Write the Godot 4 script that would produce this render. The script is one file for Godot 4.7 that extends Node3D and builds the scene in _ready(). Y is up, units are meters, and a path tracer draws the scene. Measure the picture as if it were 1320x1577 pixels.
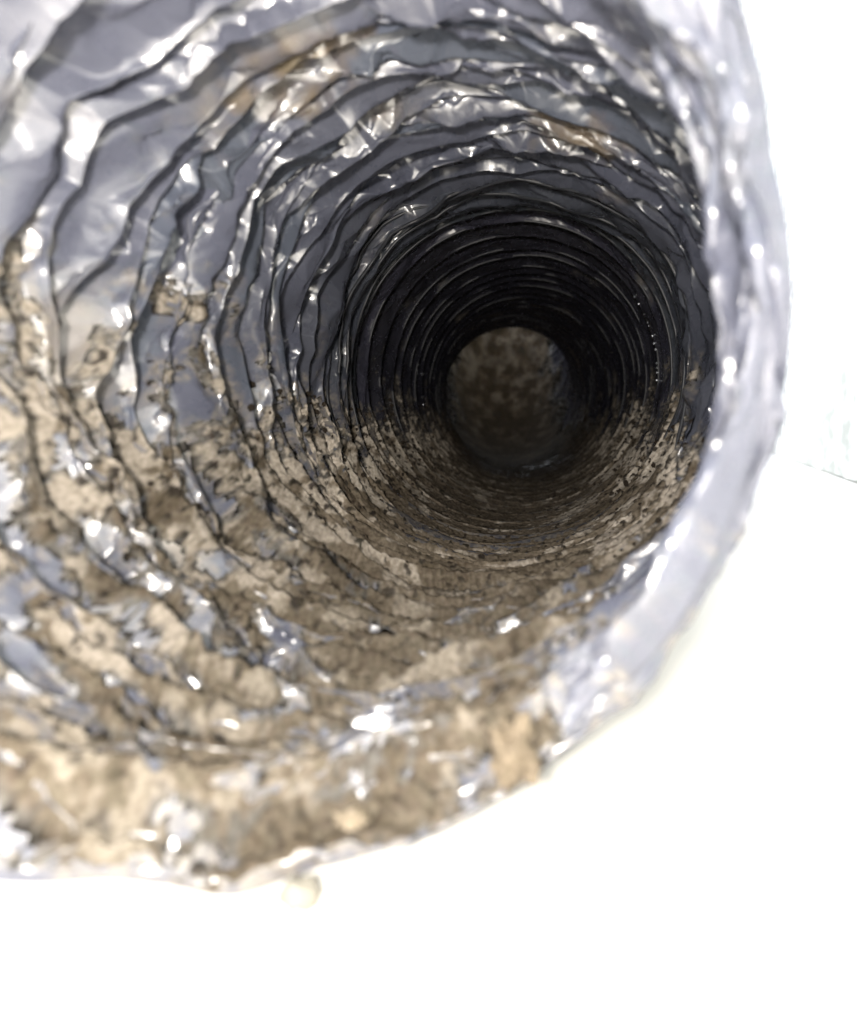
extends Node3D
# A flexible plastic air duct lying on a pale painted slab beside a white wall, seen into its open near end.

const TUBE := 0.1            # radius of the wire coil
const MOUTH := 0.135         # distance along the path at which the open end lies
const BEND := 1.2            # where the far end of the duct starts to turn upwards
const BEND_RADIUS := 0.17
const AROUND := 840          # film samples round the duct
const FACET := 20            # film samples from a valley to the wire
const BACK := 5              # and from the wire back to the next valley

var table := PackedFloat32Array()
var coil := PackedFloat32Array()      # place of each wire turn along the path
var soft := FastNoiseLite.new()
var patch := FastNoiseLite.new()
var grain := FastNoiseLite.new()
var speck := FastNoiseLite.new()
var used := {}

# ---------------------------------------------------------------- naming
func numbered(called: String) -> String:
	var n: int = used.get(called, 0)
	used[called] = n + 1
	return called if n == 0 else "%s_%03d" % [called, n]

func thing(called: String, label: String, category: String, group := "") -> Node3D:
	var o := Node3D.new()
	o.name = numbered(called)
	tag(o, label, category, group)
	add_child(o, true)
	return o

func tag(o: Node3D, label: String, category: String, group := "", kind := "") -> void:
	if label: o.set_meta("label", label)
	if category: o.set_meta("category", category)
	if group: o.set_meta("group", group)
	if kind: o.set_meta("kind", kind)

func put(called: String, mesh: Mesh, material: Material, parent: Node3D = null) -> MeshInstance3D:
	var o := MeshInstance3D.new()
	o.name = called if parent else numbered(called)
	o.mesh = mesh
	o.material_override = material
	(parent if parent else self).add_child(o, true)
	return o

# ---------------------------------------------------------------- noise
func rnd(a: int, b: int, c: int) -> float:
	return table[((a * 7919 + b * 104729 + c * 1299709) % 65521 + 65521) % 65521 & 16383]

# broken line round the duct: n kinks, straight between them
func kink(phi: float, n: int, row: int, seed_: int) -> float:
	var u := (phi / TAU) * n
	var i := floori(u)
	var f := u - i
	var w := 0.25 + 0.5 * rnd(i % n, row, seed_ + 77)
	f = f / w * 0.5 if f < w else 0.5 + (f - w) / (1.0 - w) * 0.5
	var a := rnd(posmod(i, n), row, seed_)
	var b := rnd(posmod(i + 1, n), row, seed_)
	return lerpf(a, b, f)

# crumpled sheet: flat facets on an uneven net of triangles, n cells round
func crumple(u: float, v: float, n: int, row: int) -> float:
	var i := floori(u)
	var j := floori(v)
	var a := u - i
	var b := v - j
	var i0 := posmod(i, n)
	var i1 := (i0 + 1) % n
	var h00 := rnd(i0, j, row)
	var h10 := rnd(i1, j, row)
	var h01 := rnd(i0, j + 1, row)
	var h11 := rnd(i1, j + 1, row)
	if h00 + h11 > h10 + h01:
		if a > b:
			return h00 + a * (h10 - h00) + b * (h11 - h10)
		return h00 + b * (h01 - h00) + a * (h11 - h01)
	if a + b < 1.0:
		return h00 + a * (h10 - h00) + b * (h01 - h00)
	return h11 + (1.0 - a) * (h01 - h11) + (1.0 - b) * (h10 - h11)

# ---------------------------------------------------------------- the run of the duct
func centre(s: float) -> Vector3:
	var d := s - 0.135
	var droop := 1.0 - smoothstep(0.0, 0.2, d)      # the open end sags a little to one side
	return Vector3(-0.038 - 0.0045 * droop + 0.0115 * exp(-pow((s - 0.30) / 0.11, 2.0)) + 0.2767 * d - 0.1185 * d * d, TUBE + 0.004 - 0.006 * droop, -s)

func place(s: float, phi: float, r: float) -> Vector3:
	var p: Vector3
	var side: Vector3
	var up := Vector3.UP
	var d := minf(s, BEND) - 0.135
	var yaw := lerpf(-0.1, 0.2767 - 0.237 * d, smoothstep(-0.03, 0.3, d))
	side = Vector3(1.0, 0.0, yaw).normalized()
	if s < BEND:
		p = centre(s)
	else:
		var a := (s - BEND) / BEND_RADIUS
		var ahead := Vector3(yaw, 0.0, -1.0).normalized()
		p = centre(BEND) + ahead * (BEND_RADIUS * sin(a)) + Vector3.UP * (BEND_RADIUS * (1.0 - cos(a)))
		up = Vector3.UP * cos(a) - ahead * sin(a)
	return p + side * (r * sin(phi)) - up * (r * cos(phi))

func slack(s: float) -> float:          # 1 where the duct is squeezed and crumpled, 0 where it is stretched
	return 1.0 - smoothstep(0.40, 0.54, s)

func wire_s(k: int, phi: float) -> float:
	var s := coil[k]
	var c := slack(s)
	var sway := sin(phi + k * 0.35 + 0.8) * 0.006 + sin(2.0 * phi - k * 0.5) * 0.004
	return s + c * (sway + (kink(phi, 11, k, 3) - 0.5) * 0.015 + (kink(phi, 6, k, 33) - 0.5) * 0.014 + (kink(phi, 31, k, 4) - 0.5) * 0.008) + (kink(phi, 13, k, 5) - 0.5) * 0.003

func wire_r(k: int, phi: float) -> float:
	var s := coil[k]
	var c := slack(s)
	if k == 0:
		return TUBE + 0.0030 + 0.004 * exp(-pow(from_bottom(phi - 0.02) / 0.09, 2.0)) + (kink(phi, 17, k, 8) - 0.5) * 0.006 + (kink(phi, 37, k, 18) - 0.5) * 0.002
	var deep := 0.25 + 0.9 * kink(phi, 7, k, 6)
	var flat := 1.0 - 0.7 * smoothstep(0.2, 0.8, cos(phi)) * smoothstep(0.26, 0.38, s)
	flat *= 1.0 - 0.7 * smoothstep(0.3, 0.9, sin(phi))      # drawn tight on the outside of the curve
	return TUBE - c * flat * (0.0035 + 0.0085 * deep + (kink(phi, 23, k, 7) - 0.5) * 0.008) - 0.001 + (kink(phi, 17, k, 9) - 0.5) * 0.0012

# (place along the path, radius) of the film: pleat k reaches from the valley before wire k over the wire to the valley behind it.
# The lines of wire k, of both valleys and of the belly are worked out once for every column.
var line := []

func wire_lines(k: int, across: int) -> Array:
	var ws := PackedFloat32Array()
	var wr := PackedFloat32Array()
	ws.resize(across)
	wr.resize(across)
	for i in across:
		var phi := TAU * i / across
		ws[i] = wire_s(k, phi)
		wr[i] = wire_r(k, phi)
	return [ws, wr]

func after2(phi: float) -> float:      # outer edge of the film at the mouth, turned outwards a little
	return TUBE + 0.0060 + 0.004 * exp(-pow(from_bottom(phi - 0.02) / 0.09, 2.0)) + (kink(phi, 17, 0, 8) - 0.5) * 0.005 + (kink(phi, 37, 0, 18) - 0.5) * 0.0015

func valley(m: int, i: int, across: int, before: PackedFloat32Array, after: PackedFloat32Array) -> Vector2:
	var phi := TAU * i / across
	if m == 0:
		return Vector2(after[i] + 0.0015, after2(phi))
	var cv := slack(coil[m])
	var q := lerpf(0.5, 0.02 + 0.22 * kink(phi, 13, m, 11), cv)
	return Vector2(lerpf(before[i], after[i], q), TUBE + lerpf(0.0035, 0.0015 + 0.0055 * kink(phi, 9, m, 12), cv))

func pleat(k: int, across: int) -> Array:      # [points of the grid as (s, r), rows]
	var c := slack(coil[k])
	var here := wire_lines(k, across)
	var before := wire_lines(k - 1, across) if k > 0 else here
	var after := wire_lines(k + 1, across)
	var rows := FACET + BACK + 1
	var out := PackedVector2Array()
	out.resize(rows * across)
	var fall := lerpf(lerpf(0.7, 0.42, smoothstep(0.55, 0.8, coil[k])), 1.0, c) * lerpf(1.0, 0.7, smoothstep(0.26, 0.34, coil[k])) * (1.0 - 0.6 * smoothstep(1.1, 1.25, coil[k]))
	var flat := 0.6 * (1.0 - c)
	for i in across:
		var phi := TAU * i / across
		var calm := (1.0 - 0.1 * smoothstep(0.3, 0.8, sin(phi)) * (1.0 - smoothstep(0.26, 0.36, coil[k]))) * (1.0 - 0.5 * smoothstep(0.3, 0.8, cos(phi)) * smoothstep(0.24, 0.32, coil[k]))
		var v0 := valley(k, i, across, before[0], here[0])
		var v1 := valley(k + 1, i, across, here[0], after[0])
		var top := Vector2(here[0][i], here[1][i])
		var belly := (kink(phi, 9, k, 14) - 0.42) * 0.020 * c
		var round_ := phi / TAU
		var wob := sin(phi * 9.0 + k) * 0.3
		for j in rows:
			var t := sample_t(j)
			var p: Vector2
			if j <= FACET:
				var w := t / 0.64
				var e := lerpf(2.0 * w - w * w, w, 0.35 + 0.65 * c) if c >= 0.5 else lerpf(w, w * w, flat)
				p = Vector2(lerpf(v0.x, top.x, w), lerpf(v0.y, top.y, e) - belly * w * (1.0 - w))
			else:
				var w := 1.0 - (t - 0.64) / 0.36
				p = Vector2(lerpf(v1.x, top.x, w), lerpf(v1.y, top.y, lerpf(w, w * w, flat)))
			var hold := minf(1.0, minf(t, 1.0 - t) * 5.0) * (1.0 - 0.75 * exp(-pow((t - 0.64) * 16.0, 2.0))) * fall * calm
			if c < 0.9:
				p.y -= (1.0 - c) * 0.0013 * exp(-pow((p.x - top.x) / 0.0014, 2.0))
			if k == 0:
				hold *= 0.95
			if hold > 0.0:
				var v := t * 2.2 + k * 37.0
				var a := crumple(round_ * 27.0 + wob + v * 0.35, v * 1.1, 27, k) - 0.5
				var b := crumple(round_ * 61.0 + a * 1.5 + v * 0.7, v * 2.6, 61, k + 211) - 0.5
				var d := crumple(round_ * 143.0 + b * 1.7 - v * 0.8, v * 5.0 + a, 143, k + 431) - 0.5
				p.y -= hold * (a * 0.0120 + b * 0.0052 + d * 0.0017)
				p.x += hold * (b * 0.0052 - a * 0.0045 + d * 0.0018)
			out[j * across + i] = p
	return [out, rows]

# ---------------------------------------------------------------- dirt on the film
func from_bottom(phi: float) -> float:
	return wrapf(phi, -PI, PI)

# how thickly the film is covered at a point: below zero it is bare
func cover(p: Vector3, s: float, phi: float, t: float) -> float:
	var f := from_bottom(phi)
	var near := 1.0 - smoothstep(0.22, 0.42, s)
	var edge := lerpf(lerpf(1.22, 0.95, smoothstep(1.1, 1.2, s)), 1.3 if f < 0.0 else 0.72, near) + soft.get_noise_3dv(p * 0.8 + Vector3(2, 8, 5)) * 0.45
	var side := (edge - absf(f)) / lerpf(0.3, 0.7 if f < 0.0 else 0.4, near)
	var n := patch.get_noise_3dv(p * 1.0) * lerpf(1.0, 0.9, near) + soft.get_noise_3dv(p * 1.6) * 1.7 * near + grain.get_noise_3dv(p) * lerpf(0.5, 0.3, near)
	var c := clampf(side, -2.0, lerpf(1.1, 0.30, near)) + n * 0.9
	c += near * 0.10 * smoothstep(0.6, 0.2, absf(f))
	c -= near * 1.5 * (1.0 - smoothstep(-0.45, 0.05, f)) * smoothstep(0.46, 0.22, t) * clampf(0.45 + soft.get_noise_3dv(p * 1.3 + Vector3(9, 2, 4)) * 2.4, 0.0, 1.0)
	if s < MOUTH + 0.004:
		c -= 0.6
	return c

func smudge(p: Vector3, at: Vector3, size: float) -> float:
	var d := p.distance_to(at) / size
	return clampf(1.6 - d * 1.6 + soft.get_noise_3dv(p * 3.0) * 0.9, 0.0, 1.0)

# ---------------------------------------------------------------- meshes on a grid
func sheet(points: PackedVector3Array, colors: PackedColorArray, across: int, rows: int, closed: bool, keep: PackedByteArray = PackedByteArray()) -> ArrayMesh:
	var normals := PackedVector3Array()
	normals.resize(points.size())
	for j in rows:
		var up := mini(j + 1, rows - 1) * across
		var down := maxi(j - 1, 0) * across
		for i in across:
			var l := i - 1
			var r := i + 1
			if closed:
				l = posmod(l, across)
				r = r % across
			else:
				l = maxi(l, 0)
				r = mini(r, across - 1)
			var at := j * across
			normals[at + i] = (points[at + r] - points[at + l]).cross(points[up + i] - points[down + i]).normalized()
	var index := PackedInt32Array()
	var last := across if closed else across - 1
	for j in rows - 1:
		for i in last:
			var a := j * across + i
			var b := j * across + (i + 1) % across
			var c := a + across
			var d := b + across
			if keep.size() and not (keep[a] or keep[b] or keep[c] or keep[d]):
				continue
			index.append(a); index.append(c); index.append(b)
			index.append(b); index.append(c); index.append(d)
	var arrays := []
	arrays.resize(Mesh.ARRAY_MAX)
	arrays[Mesh.ARRAY_VERTEX] = points
	arrays[Mesh.ARRAY_NORMAL] = normals
	if colors.size():
		arrays[Mesh.ARRAY_COLOR] = colors
	arrays[Mesh.ARRAY_INDEX] = index
	var mesh := ArrayMesh.new()
	mesh.add_surface_from_arrays(Mesh.PRIMITIVE_TRIANGLES, arrays)
	return mesh

func sample_t(j: int) -> float:
	if j <= FACET:
		return 0.64 * (1.0 - pow(1.0 - float(j) / FACET, 1.35))
	return 0.64 + 0.36 * pow(float(j - FACET) / BACK, 1.6)

# place, size, strength, 1 brown or 0 pale
var SMUDGES := [
	[Vector3(-0.0453, 0.1957, -0.26), 0.030, 0.8, 1], [Vector3(-0.111, 0.131, -0.2215), 0.014, 0.85, 1], [Vector3(-0.108, 0.0795, -0.237), 0.012, 0.8, 1],
	[Vector3(-0.112, 0.0942, -0.231), 0.034, 0.5, 0], [Vector3(0.060, 0.191, -0.326), 0.026, 0.7, 1], [Vector3(-0.0845, 0.0366, -0.24), 0.022, 0.7, 0],
]

func build_duct(film_material: Material, dirt_material: Material, wire_material: Material) -> void:
	var duct := thing("flexible_duct", "crumpled dark grey plastic film duct lying on its side, open end facing us, dirty inside", "duct")
	var dirt := thing("dirt_crust", "dried brown and beige dirt and lint caked along the bottom of the duct", "dirt")
	dirt.set_meta("kind", "stuff")
	for k in coil.size() - 1:
		var across := AROUND if coil[k] < 0.75 else AROUND / 2
		var made := pleat(k, across)
		var flat: PackedVector2Array = made[0]
		var rows: int = made[1]
		var points := PackedVector3Array()
		points.resize(rows * across)
		for j in rows:
			for i in across:
				var n := j * across + i
				points[n] = place(flat[n].x, TAU * i / across, flat[n].y)
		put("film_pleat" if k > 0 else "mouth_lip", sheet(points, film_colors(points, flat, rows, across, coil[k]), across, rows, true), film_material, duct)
		if coil[k] > 0.40 and coil[k] < BEND + 0.05:
			put("wire_ring", wire_ring(k), wire_material, duct)
		var crust := dirt_band(flat, points, rows, across)
		if crust:
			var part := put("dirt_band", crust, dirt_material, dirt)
			part.set_meta("kind", "stuff")

func wire_ring(k: int) -> ArrayMesh:      # the coil wire under its skin of film, standing proud of it where no dirt hides it
	var points := PackedVector3Array()
	var steps := 200
	for j in 7:
		for i in steps + 1:
			var phi := lerpf(1.1, TAU - 1.1, float(i) / steps)
			var edge := minf(phi - 1.1, TAU - 1.1 - phi)
			var thick := 0.0010 * smoothstep(0.0, 0.1, edge)
			var a := TAU * j / 6.0
			points.append(place(wire_s(k, phi) + cos(a) * thick, phi, wire_r(k, phi) - 0.0002 - sin(a) * thick))
	return sheet(points, PackedColorArray(), steps + 1, 7, false)

func lump(radius: float, squash: Vector3, seed_: int, rough: float) -> ArrayMesh:
	var points := PackedVector3Array()
	var across := 28
	var rows := 15
	for j in rows:
		for i in across:
			var v := Vector3(sin(PI * j / (rows - 1)) * cos(TAU * i / across), cos(PI * j / (rows - 1)), sin(PI * j / (rows - 1)) * sin(TAU * i / across))
			var n := soft.get_noise_3dv(v * 0.05 + Vector3(seed_, 0, 0)) * 0.7 + patch.get_noise_3dv(v * 0.05 + Vector3(0, seed_, 0)) * 0.45
			points.append(v * squash * radius * (1.0 + rough * n))
	return sheet(points, PackedColorArray(), across, rows, true)

# a point on the inner face of the duct
func on_film(s: float, phi: float, inward: float) -> Vector3:
	return place(s, phi, TUBE + inward * -1.0)

func film_colors(points: PackedVector3Array, flat: PackedVector2Array, rows: int, across: int, s: float) -> PackedColorArray:
	var bare := Color(0.068, 0.074, 0.097).lerp(Color(0.021, 0.0215, 0.028), smoothstep(0.2, 0.66, s))  # darker with depth: the fading light is painted into the film colour
	var dust := Color(0.20, 0.175, 0.14)
	var brown := Color(0.125, 0.095, 0.058)
	var colors := PackedColorArray()
	colors.resize(rows * across)
	var close := []
	for sm in SMUDGES:
		if absf(sm[0].z + s) < sm[1] + 0.05:
			close.append(sm)
	for j in rows:
		var t := sample_t(j)
		for i in across:
			var n := j * across + i
			var p := points[n]
			var f := from_bottom(TAU * i / across)
			var near := 1.0 - smoothstep(0.25, 0.45, s)
			var dust_and_light := clampf(soft.get_noise_3dv(p) * 1.6 + grain.get_noise_3dv(p * 0.7) * 0.3 - 0.3 + near * 0.25 * (1.0 if f < 0.0 else 0.4) - absf(f) * 0.15, 0.0, 1.0) * 0.55  # real dust; its rise near the mouth also paints in brighter light
			dust_and_light *= 1.0 - 0.75 * near * smoothstep(0.2, 0.8, sin(f))
			var c := bare.lerp(dust, dust_and_light * (1.0 if flat[n].x > MOUTH + 0.003 else 0.15))
			if absf(f) < 2.1:
				var cv := cover(p, flat[n].x, f, t)
				c = c.lerp(dust, 0.6 * smoothstep(-0.75, 0.0, cv) * clampf(0.6 + grain.get_noise_3dv(p) * 1.3, 0.0, 1.0))
			for sm in close:
				c = c.lerp(brown if sm[3] > 0 else dust, smudge(p, sm[0], sm[1]) * sm[2])
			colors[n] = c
	return colors

func dirt_band(flat: PackedVector2Array, film_points: PackedVector3Array, rows: int, around: int) -> ArrayMesh:
	var bare_dusty := Color(0.10, 0.095, 0.09)
	var pale := Color(0.47, 0.42, 0.36)
	var brown := Color(0.205, 0.172, 0.132)
	var umber := Color(0.09, 0.071, 0.05)
	var tan_ := Color(0.29, 0.25, 0.20)
	var dark := Color(0.028, 0.024, 0.02)
	var half := int(around * 0.32)
	var across := half * 2 + 1
	var points := PackedVector3Array()
	var colors := PackedColorArray()
	var keep := PackedByteArray()
	points.resize(rows * across)
	colors.resize(rows * across)
	keep.resize(rows * across)
	var any := false
	for j in rows:
		var t := sample_t(j)
		for i in across:
			var column := posmod(i - half, around)
			var phi := TAU * column / around
			var f := from_bottom(phi)
			var at := flat[j * around + column]
			var p := film_points[j * around + column]
			var c := cover(p, at.x, phi, t)
			var n := j * across + i
			if c > -0.12:
				var g := grain.get_noise_3dv(p)
				var sp := speck.get_noise_3dv(p)
				var broad := soft.get_noise_3dv(p * 1.4 + Vector3(3, 1, 7))
				var middle := 1.0 - smoothstep(0.5, 1.1, absf(f))
				var near := 1.0 - smoothstep(0.26, 0.40, at.x)
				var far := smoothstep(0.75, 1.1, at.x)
				var b := clampf(0.5 + (middle - 0.5) * (1.0 - 0.4 * near) - near * 0.12 * smoothstep(0.0, 0.8, -f) + broad * 1.6 + patch.get_noise_3dv(p * 1.2) * 1.0 + g * 0.22, 0.0, 1.0)
				b = smoothstep(0.28, 0.62, b)
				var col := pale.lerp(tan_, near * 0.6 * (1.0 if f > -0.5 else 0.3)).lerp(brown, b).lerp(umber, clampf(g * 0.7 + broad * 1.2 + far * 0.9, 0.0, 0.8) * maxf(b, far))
				col = col.lerp(umber.lerp(pale, clampf(0.12 + broad * 0.7, 0.0, 0.4)), 0.85 * far) * Color(1.0, 1.0, 1.0).lerp(Color(0.36, 0.32, 0.27), far)  # far dirt dimmed in its colour to imitate weaker light at depth
				var spot := smoothstep(0.40, 0.45, sp + grain.get_noise_3dv(p * 0.5) * 0.2 - 0.15 * middle) * (1.0 - 0.4 * near * smoothstep(-0.6, 0.0, f))
				col = col.lerp(dark, spot * 0.92)
				col = col * (1.0 - 0.43 * near)      # darkened in colour near the mouth to offset the strong lamp light
				col = bare_dusty.lerp(col, smoothstep(0.0, 0.30, c))
				col.a = 1.0
				col = col.lerp(pale, 0.16 * smoothstep(1.28, 1.40, at.x + 0.1 * broad) * smoothstep(-0.2, 0.5, patch.get_noise_3dv(p * 0.5)))  # paler higher up the far end, lighting painted into the dirt colour
				var lump := maxf(0.0, patch.get_noise_3dv(p * 2.3 + Vector3(1, 5, 2)) + 0.1)
				var thick := 0.0002 + clampf(c, -0.12, 0.8) * 0.0005 + (maxf(0.0, g + 0.25) * 0.0003 + lump * lerpf(0.0008, 0.0026, near * middle)) * clampf(c * 3.0, 0.0, 1.0) + spot * 0.0006
				at.y = lerpf(at.y, TUBE - 0.001, 0.6 * middle * smoothstep(0.32, 0.5, at.x)) if c > 0.0 else at.y      # settled dirt fills the grooves of the floor
				at.y = lerpf(at.y, TUBE - 0.003, 0.85 * smoothstep(1.05, 1.2, at.x)) if c > 0.0 else at.y
				at.y -= thick if c > 0.0 else c * 0.004 + 0.0001
				p = place(at.x, phi, at.y)
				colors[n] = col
				if c > 0.0:
					keep[n] = 1
					any = true
			points[n] = p
	return sheet(points, colors, across, rows, false, keep) if any else null

func noise_texture(frequency: float, seed_: int, normal: bool, ramp: Array) -> NoiseTexture2D:
	var n := FastNoiseLite.new()
	n.noise_type = FastNoiseLite.TYPE_SIMPLEX_SMOOTH
	n.seed = seed_
	n.frequency = frequency
	n.fractal_octaves = 4
	var t := NoiseTexture2D.new()
	t.width = 512
	t.height = 512
	t.seamless = true
	t.noise = n
	t.as_normal_map = normal
	if ramp.size():
		var g := Gradient.new()
		g.set_color(0, ramp[0])
		g.set_color(1, ramp[1])
		g.set_offset(0, 0.25)
		g.set_offset(1, 0.75)
		t.color_ramp = g
	return t

func crease_texture() -> NoiseTexture2D:
	var t := noise_texture(0.014, 83, false, [])
	t.noise.fractal_type = FastNoiseLite.FRACTAL_RIDGED
	t.noise.fractal_octaves = 3
	t.noise.domain_warp_enabled = true
	t.noise.domain_warp_amplitude = 18.0
	t.noise.domain_warp_frequency = 0.01
	return t

func _ready() -> void:
	# ---- camera
	var camera := Camera3D.new()
	camera.name = "camera"
	camera.position = Vector3(0, 0.081, 0)
	camera.rotation = Vector3(deg_to_rad(-7.2), 0, 0)
	camera.near = 0.01
	camera.far = 100.0
	camera.fov = 65.0
	var lens := CameraAttributesPhysical.new()
	lens.frustum_focal_length = 18.83
	lens.frustum_focus_distance = 0.46
	lens.frustum_near = 0.01
	lens.frustum_far = 100.0
	lens.exposure_aperture = 6.0
	camera.attributes = lens
	add_child(camera)
	camera.fov = 65.0
	# ---- sky, sun and an added unseen flash lamp, set behind the lens to soften falloff
	var sky_material := ProceduralSkyMaterial.new()
	sky_material.sky_top_color = Color(0.93, 0.96, 1.0)
	sky_material.sky_horizon_color = Color(0.97, 0.98, 1.0)
	sky_material.sky_curve = 0.15
	sky_material.ground_bottom_color = Color(0.75, 0.74, 0.72)
	sky_material.ground_horizon_color = Color(0.9, 0.9, 0.9)
	sky_material.sun_angle_max = 1.0
	var world := WorldEnvironment.new()
	world.name = "world"
	world.environment = Environment.new()
	world.environment.background_mode = Environment.BG_SKY
	world.environment.sky = Sky.new()
	world.environment.sky.sky_material = sky_material
	world.environment.background_energy_multiplier = 1.08
	world.environment.tonemap_mode = Environment.TONE_MAPPER_LINEAR
	world.environment.tonemap_exposure = 3.75
	world.environment.sdfgi_enabled = true
	world.environment.ssao_enabled = true
	world.environment.ssil_enabled = true
	add_child(world)
	var sun := DirectionalLight3D.new()
	sun.name = "sun"
	sun.light_energy = 0.16
	sun.light_angular_distance = 50.0
	sun.light_color = Color(1.0, 0.97, 0.92)
	sun.rotation = Vector3(deg_to_rad(-58), deg_to_rad(32), 0)
	sun.shadow_enabled = true
	add_child(sun)
	var flash := OmniLight3D.new()
	flash.name = "added_flash"
	flash.position = camera.position + Vector3(-0.025, 0.029, 0.06)
	flash.light_energy = 0.066
	flash.light_size = 0.01
	flash.light_color = Color(1.0, 0.97, 0.93)
	flash.omni_range = 6.0
	flash.omni_attenuation = 2.0
	flash.shadow_enabled = true
	add_child(flash)

	# ---- tables
	var random := RandomNumberGenerator.new()
	random.seed = 41
	table.resize(16384)
	for i in 16384:
		table[i] = random.randf()
	for pair in [[soft, 22.0, 3], [patch, 75.0, 3], [grain, 300.0, 2], [speck, 190.0, 1]]:
		pair[0].noise_type = FastNoiseLite.TYPE_SIMPLEX_SMOOTH
		pair[0].frequency = pair[1]
		pair[0].fractal_type = FastNoiseLite.FRACTAL_FBM if pair[2] > 1 else FastNoiseLite.FRACTAL_NONE
		pair[0].fractal_octaves = pair[2]
		pair[0].seed = int(pair[1])
	var s := MOUTH
	while s < BEND + BEND_RADIUS * 1.75:
		coil.append(s)
		var step := 0.0072 if s < 0.165 else 0.0108 if s < 0.36 else lerpf(0.013, 0.040, smoothstep(0.36, 0.56, s))
		s += step * (0.85 + 0.3 * random.randf() * slack(s) + (0.4 * random.randf() - 0.05) * (1.0 - slack(s)))

	# ---- the setting
	var paint := StandardMaterial3D.new()
	paint.albedo_color = Color(0.965, 0.955, 0.93)
	paint.roughness = 0.7
	var slab := BoxMesh.new()
	slab.size = Vector3(40, 0.2, 40)
	var ground := put("ground", slab, paint)
	ground.position = Vector3(0, -0.1105, 0)
	tag(ground, "pale cream painted slab under the duct", "", "", "structure")
	var wall_mesh := BoxMesh.new()
	wall_mesh.size = Vector3(0.2, 2.6, 9.0)
	var wall_material := StandardMaterial3D.new()
	wall_material.albedo_color = Color(0.93, 0.93, 0.91)
	wall_material.roughness = 0.8
	wall_material.albedo_texture = noise_texture(0.012, 31, false, [Color(0.71, 0.715, 0.705), Color(1, 1, 1)])
	wall_material.uv1_triplanar = true
	wall_material.uv1_scale = Vector3(2.4, 4, 2.4)
	var wall := put("wall", wall_mesh, wall_material)
	wall.rotation.y = -deg_to_rad(15.4)
	wall.position = Vector3(0.48, 1.2922, -0.8) + wall.basis.x * 0.1
	tag(wall, "white painted wall behind the duct on the right, faintly stained", "wall")

	# ---- the duct and its dirt
	var film_material := StandardMaterial3D.new()
	film_material.vertex_color_use_as_albedo = true
	film_material.roughness = 0.4
	film_material.clearcoat_enabled = true
	film_material.clearcoat = 0.36
	film_material.clearcoat_roughness = 0.11
	film_material.roughness_texture = noise_texture(0.02, 71, false, [Color(0.45, 0.45, 0.45), Color(1, 1, 1)])
	film_material.metallic_specular = 0.2
	film_material.heightmap_enabled = true
	film_material.heightmap_texture = crease_texture()
	film_material.heightmap_scale = 0.012
	film_material.uv1_triplanar = true
	film_material.uv1_scale = Vector3(9, 9, 9)
	film_material.metallic_specular = 0.55
	var dirt_material := StandardMaterial3D.new()
	dirt_material.vertex_color_use_as_albedo = true
	dirt_material.roughness = 0.9
	dirt_material.albedo_color = Color(0.97, 0.97, 0.97)
	dirt_material.albedo_texture = noise_texture(0.05, 5, false, [Color(0.74, 0.73, 0.71), Color(1, 1, 1)])
	dirt_material.uv1_triplanar = true
	dirt_material.uv1_scale = Vector3(16, 16, 16)
	dirt_material.heightmap_enabled = true
	dirt_material.heightmap_texture = noise_texture(0.04, 9, false, [])
	dirt_material.heightmap_scale = 0.04
	dirt_material.metallic_specular = 0.25
	var wire_material := StandardMaterial3D.new()
	wire_material.albedo_color = Color(0.16, 0.165, 0.18)
	wire_material.roughness = 0.42
	wire_material.metallic_specular = 0.4
	build_duct(film_material, dirt_material, wire_material)

	# ---- loose things
	var chalk := StandardMaterial3D.new()
	chalk.albedo_color = Color(0.465, 0.452, 0.415)
	chalk.roughness = 0.85
	var pebble := put("pebble", lump(0.0034, Vector3(1.1, 0.9, 1.0), 3, 0.5), chalk)
	pebble.position = Vector3(-0.0241, -0.0078, -0.139)
	tag(pebble, "white pebble on the pale slab just in front of the duct's lower lip", "pebble")
	var clod_material := dirt_material.duplicate()
	clod_material.vertex_color_use_as_albedo = false
	clod_material.albedo_color = Color(0.44, 0.40, 0.345)
	var clod := put("dirt_clod", lump(0.0048, Vector3(0.9, 1.25, 0.8), 7, 1.3), clod_material)
	clod.position = on_film(0.143, deg_to_rad(34.0), 0.001)
	tag(clod, "large tan dirt clod stuck on the lower right lip of the duct", "dirt clod")
	var cream := clod_material.duplicate()
	cream.albedo_color = Color(0.52, 0.48, 0.42)
	var crumb := put("dirt_clod", lump(0.0026, Vector3(1.2, 0.7, 0.9), 11, 1.1), cream)
	crumb.position = on_film(0.146, deg_to_rad(13.5), 0.0015)
	tag(crumb, "small cream crumb lying on the dirty bottom lip of the duct", "crumb")
	var dark_material := dirt_material.duplicate()
	dark_material.vertex_color_use_as_albedo = false
	dark_material.albedo_color = Color(0.25, 0.22, 0.19)
	var black := put("dirt_clod", lump(0.0016, Vector3(1.3, 0.8, 0.9), 17, 0.9), dark_material)
	black.position = on_film(0.335, deg_to_rad(-3.0), 0.007)
	tag(black, "small blackish crumb on the brown dirt in the middle of the duct floor", "crumb")

	# fine dark crumbs scattered over the dirt: nobody could count them
	var crumbs := MultiMesh.new()
	crumbs.transform_format = MultiMesh.TRANSFORM_3D
	crumbs.mesh = lump(1.0, Vector3(1.2, 0.8, 1.0), 23, 0.8)
	var spots: Array[Transform3D] = []
	var tries := 0
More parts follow.
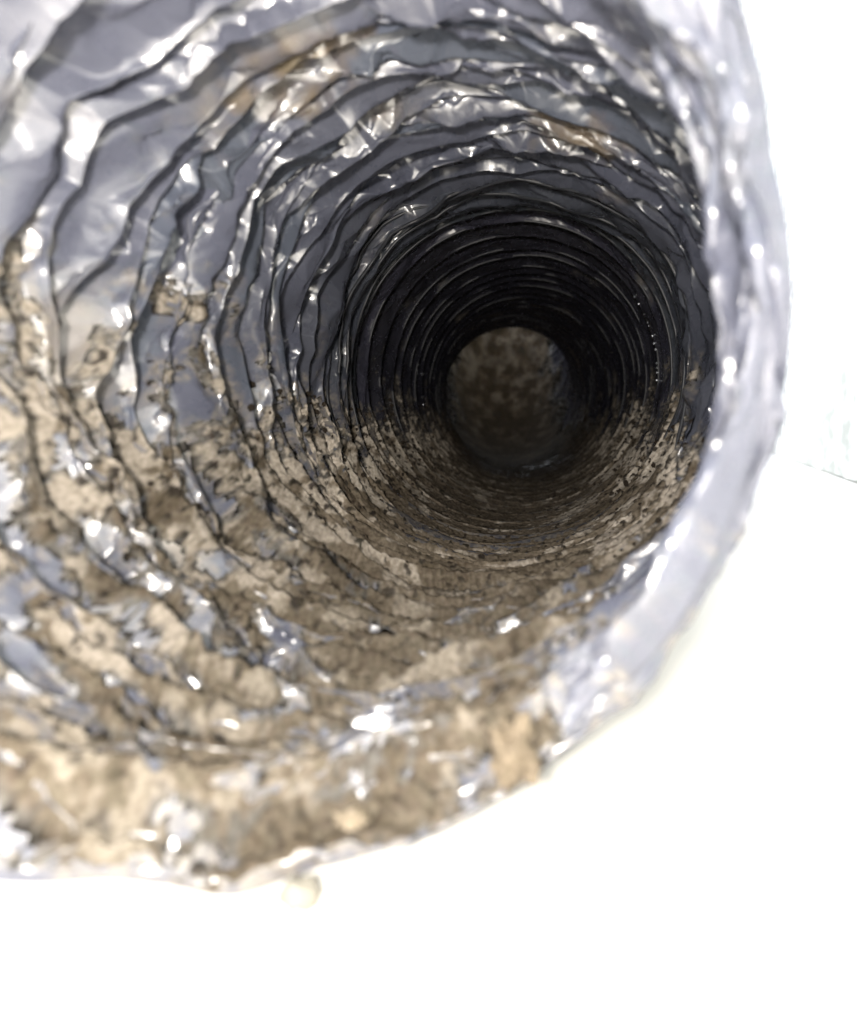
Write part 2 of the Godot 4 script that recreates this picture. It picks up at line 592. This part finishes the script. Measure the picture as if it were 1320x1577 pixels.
	while spots.size() < 1100 and tries < 20000:
		tries += 1
		var cs := 0.17 + 0.75 * pow(random.randf(), 1.3)
		var phi := random.randf_range(-1.45, 1.3)
		if absf(phi) < 0.55 and random.randf() < 0.75:
			continue
		var k := 0
		while k < coil.size() - 2 and coil[k + 1] < cs:
			k += 1
		var at := on_film(cs, phi, 0.0)
		if patch.get_noise_3dv(at * 0.8 + Vector3(4, 4, 4)) < 0.0:
			continue
		var turned := wrapf(phi, 0.0, TAU)
		var w0 := wire_s(k, turned)
		var w1 := wire_s(k + 1, turned)
		var size := 0.0005 + 0.0011 * pow(random.randf(), 3.0)
		# resting on the facet that rises towards the next wire
		var up := random.randf_range(0.35, 0.95)
		var v := valley(k + 1, 0, 1, PackedFloat32Array([w0]), PackedFloat32Array([w1]))
		var inward := lerpf(v.y, wire_r(k + 1, turned), up)
		spots.append(Transform3D(Basis.from_euler(Vector3(random.randf() * 6.0, random.randf() * 6.0, random.randf() * 6.0)).scaled(Vector3.ONE * size), place(lerpf(v.x, w1, up), turned, inward - 0.0006)))
	crumbs.instance_count = spots.size()
	for i in spots.size():
		crumbs.set_instance_transform(i, spots[i])
	var scattered := MultiMeshInstance3D.new()
	scattered.name = "dirt_crumbs"
	scattered.multimesh = crumbs
	scattered.material_override = dark_material
	tag(scattered, "fine dark crumbs scattered over the dirt inside the duct", "dirt", "", "stuff")
	add_child(scattered, true)

	# bright metallic beads added to stand in for glints on the wire rings
	var glint_set := MultiMesh.new()
	glint_set.transform_format = MultiMesh.TRANSFORM_3D
	var ball := SphereMesh.new()
	ball.radius = 1.0
	ball.height = 2.0
	ball.radial_segments = 16
	ball.rings = 8
	glint_set.mesh = ball
	var beads := []
	for i in 12:
		beads.append([0.595, 124.0 - 36.0 * pow(i / 11.0, 0.9) + random.randf_range(-1.5, 1.5), 0.0005 + 0.0005 * random.randf()])
	beads.append_array([[0.72, -101.0, 0.0006], [0.72, -98.0, 0.0005], [0.78, -97.0, 0.001], [0.78, -80.0, 0.0006], [0.78, -84.0, 0.0005], [1.12, -178.0, 0.0014], [1.0, 120.0, 0.0007]])
	glint_set.instance_count = beads.size()
	for i in beads.size():
		var near_k := 0
		for k in coil.size() - 1:
			if absf(coil[k] - beads[i][0]) < absf(coil[near_k] - beads[i][0]):
				near_k = k
		var phi := wrapf(deg_to_rad(beads[i][1]), 0.0, TAU)
		glint_set.set_instance_transform(i, Transform3D(Basis().scaled(Vector3.ONE * float(beads[i][2])), place(wire_s(near_k, phi) - 0.0006, phi, wire_r(near_k, phi) - 0.0014)))
	var glint := StandardMaterial3D.new()
	glint.albedo_color = Color(0.9, 0.92, 0.95)
	glint.roughness = 0.25
	glint.metallic = 0.85
	var hanging := MultiMeshInstance3D.new()
	hanging.name = "glint_beads"
	hanging.multimesh = glint_set
	hanging.material_override = glint
	tag(hanging, "tiny bright beads added as glints, strung along the wire rings deep in the duct", "glint", "", "stuff")
	add_child(hanging, true)
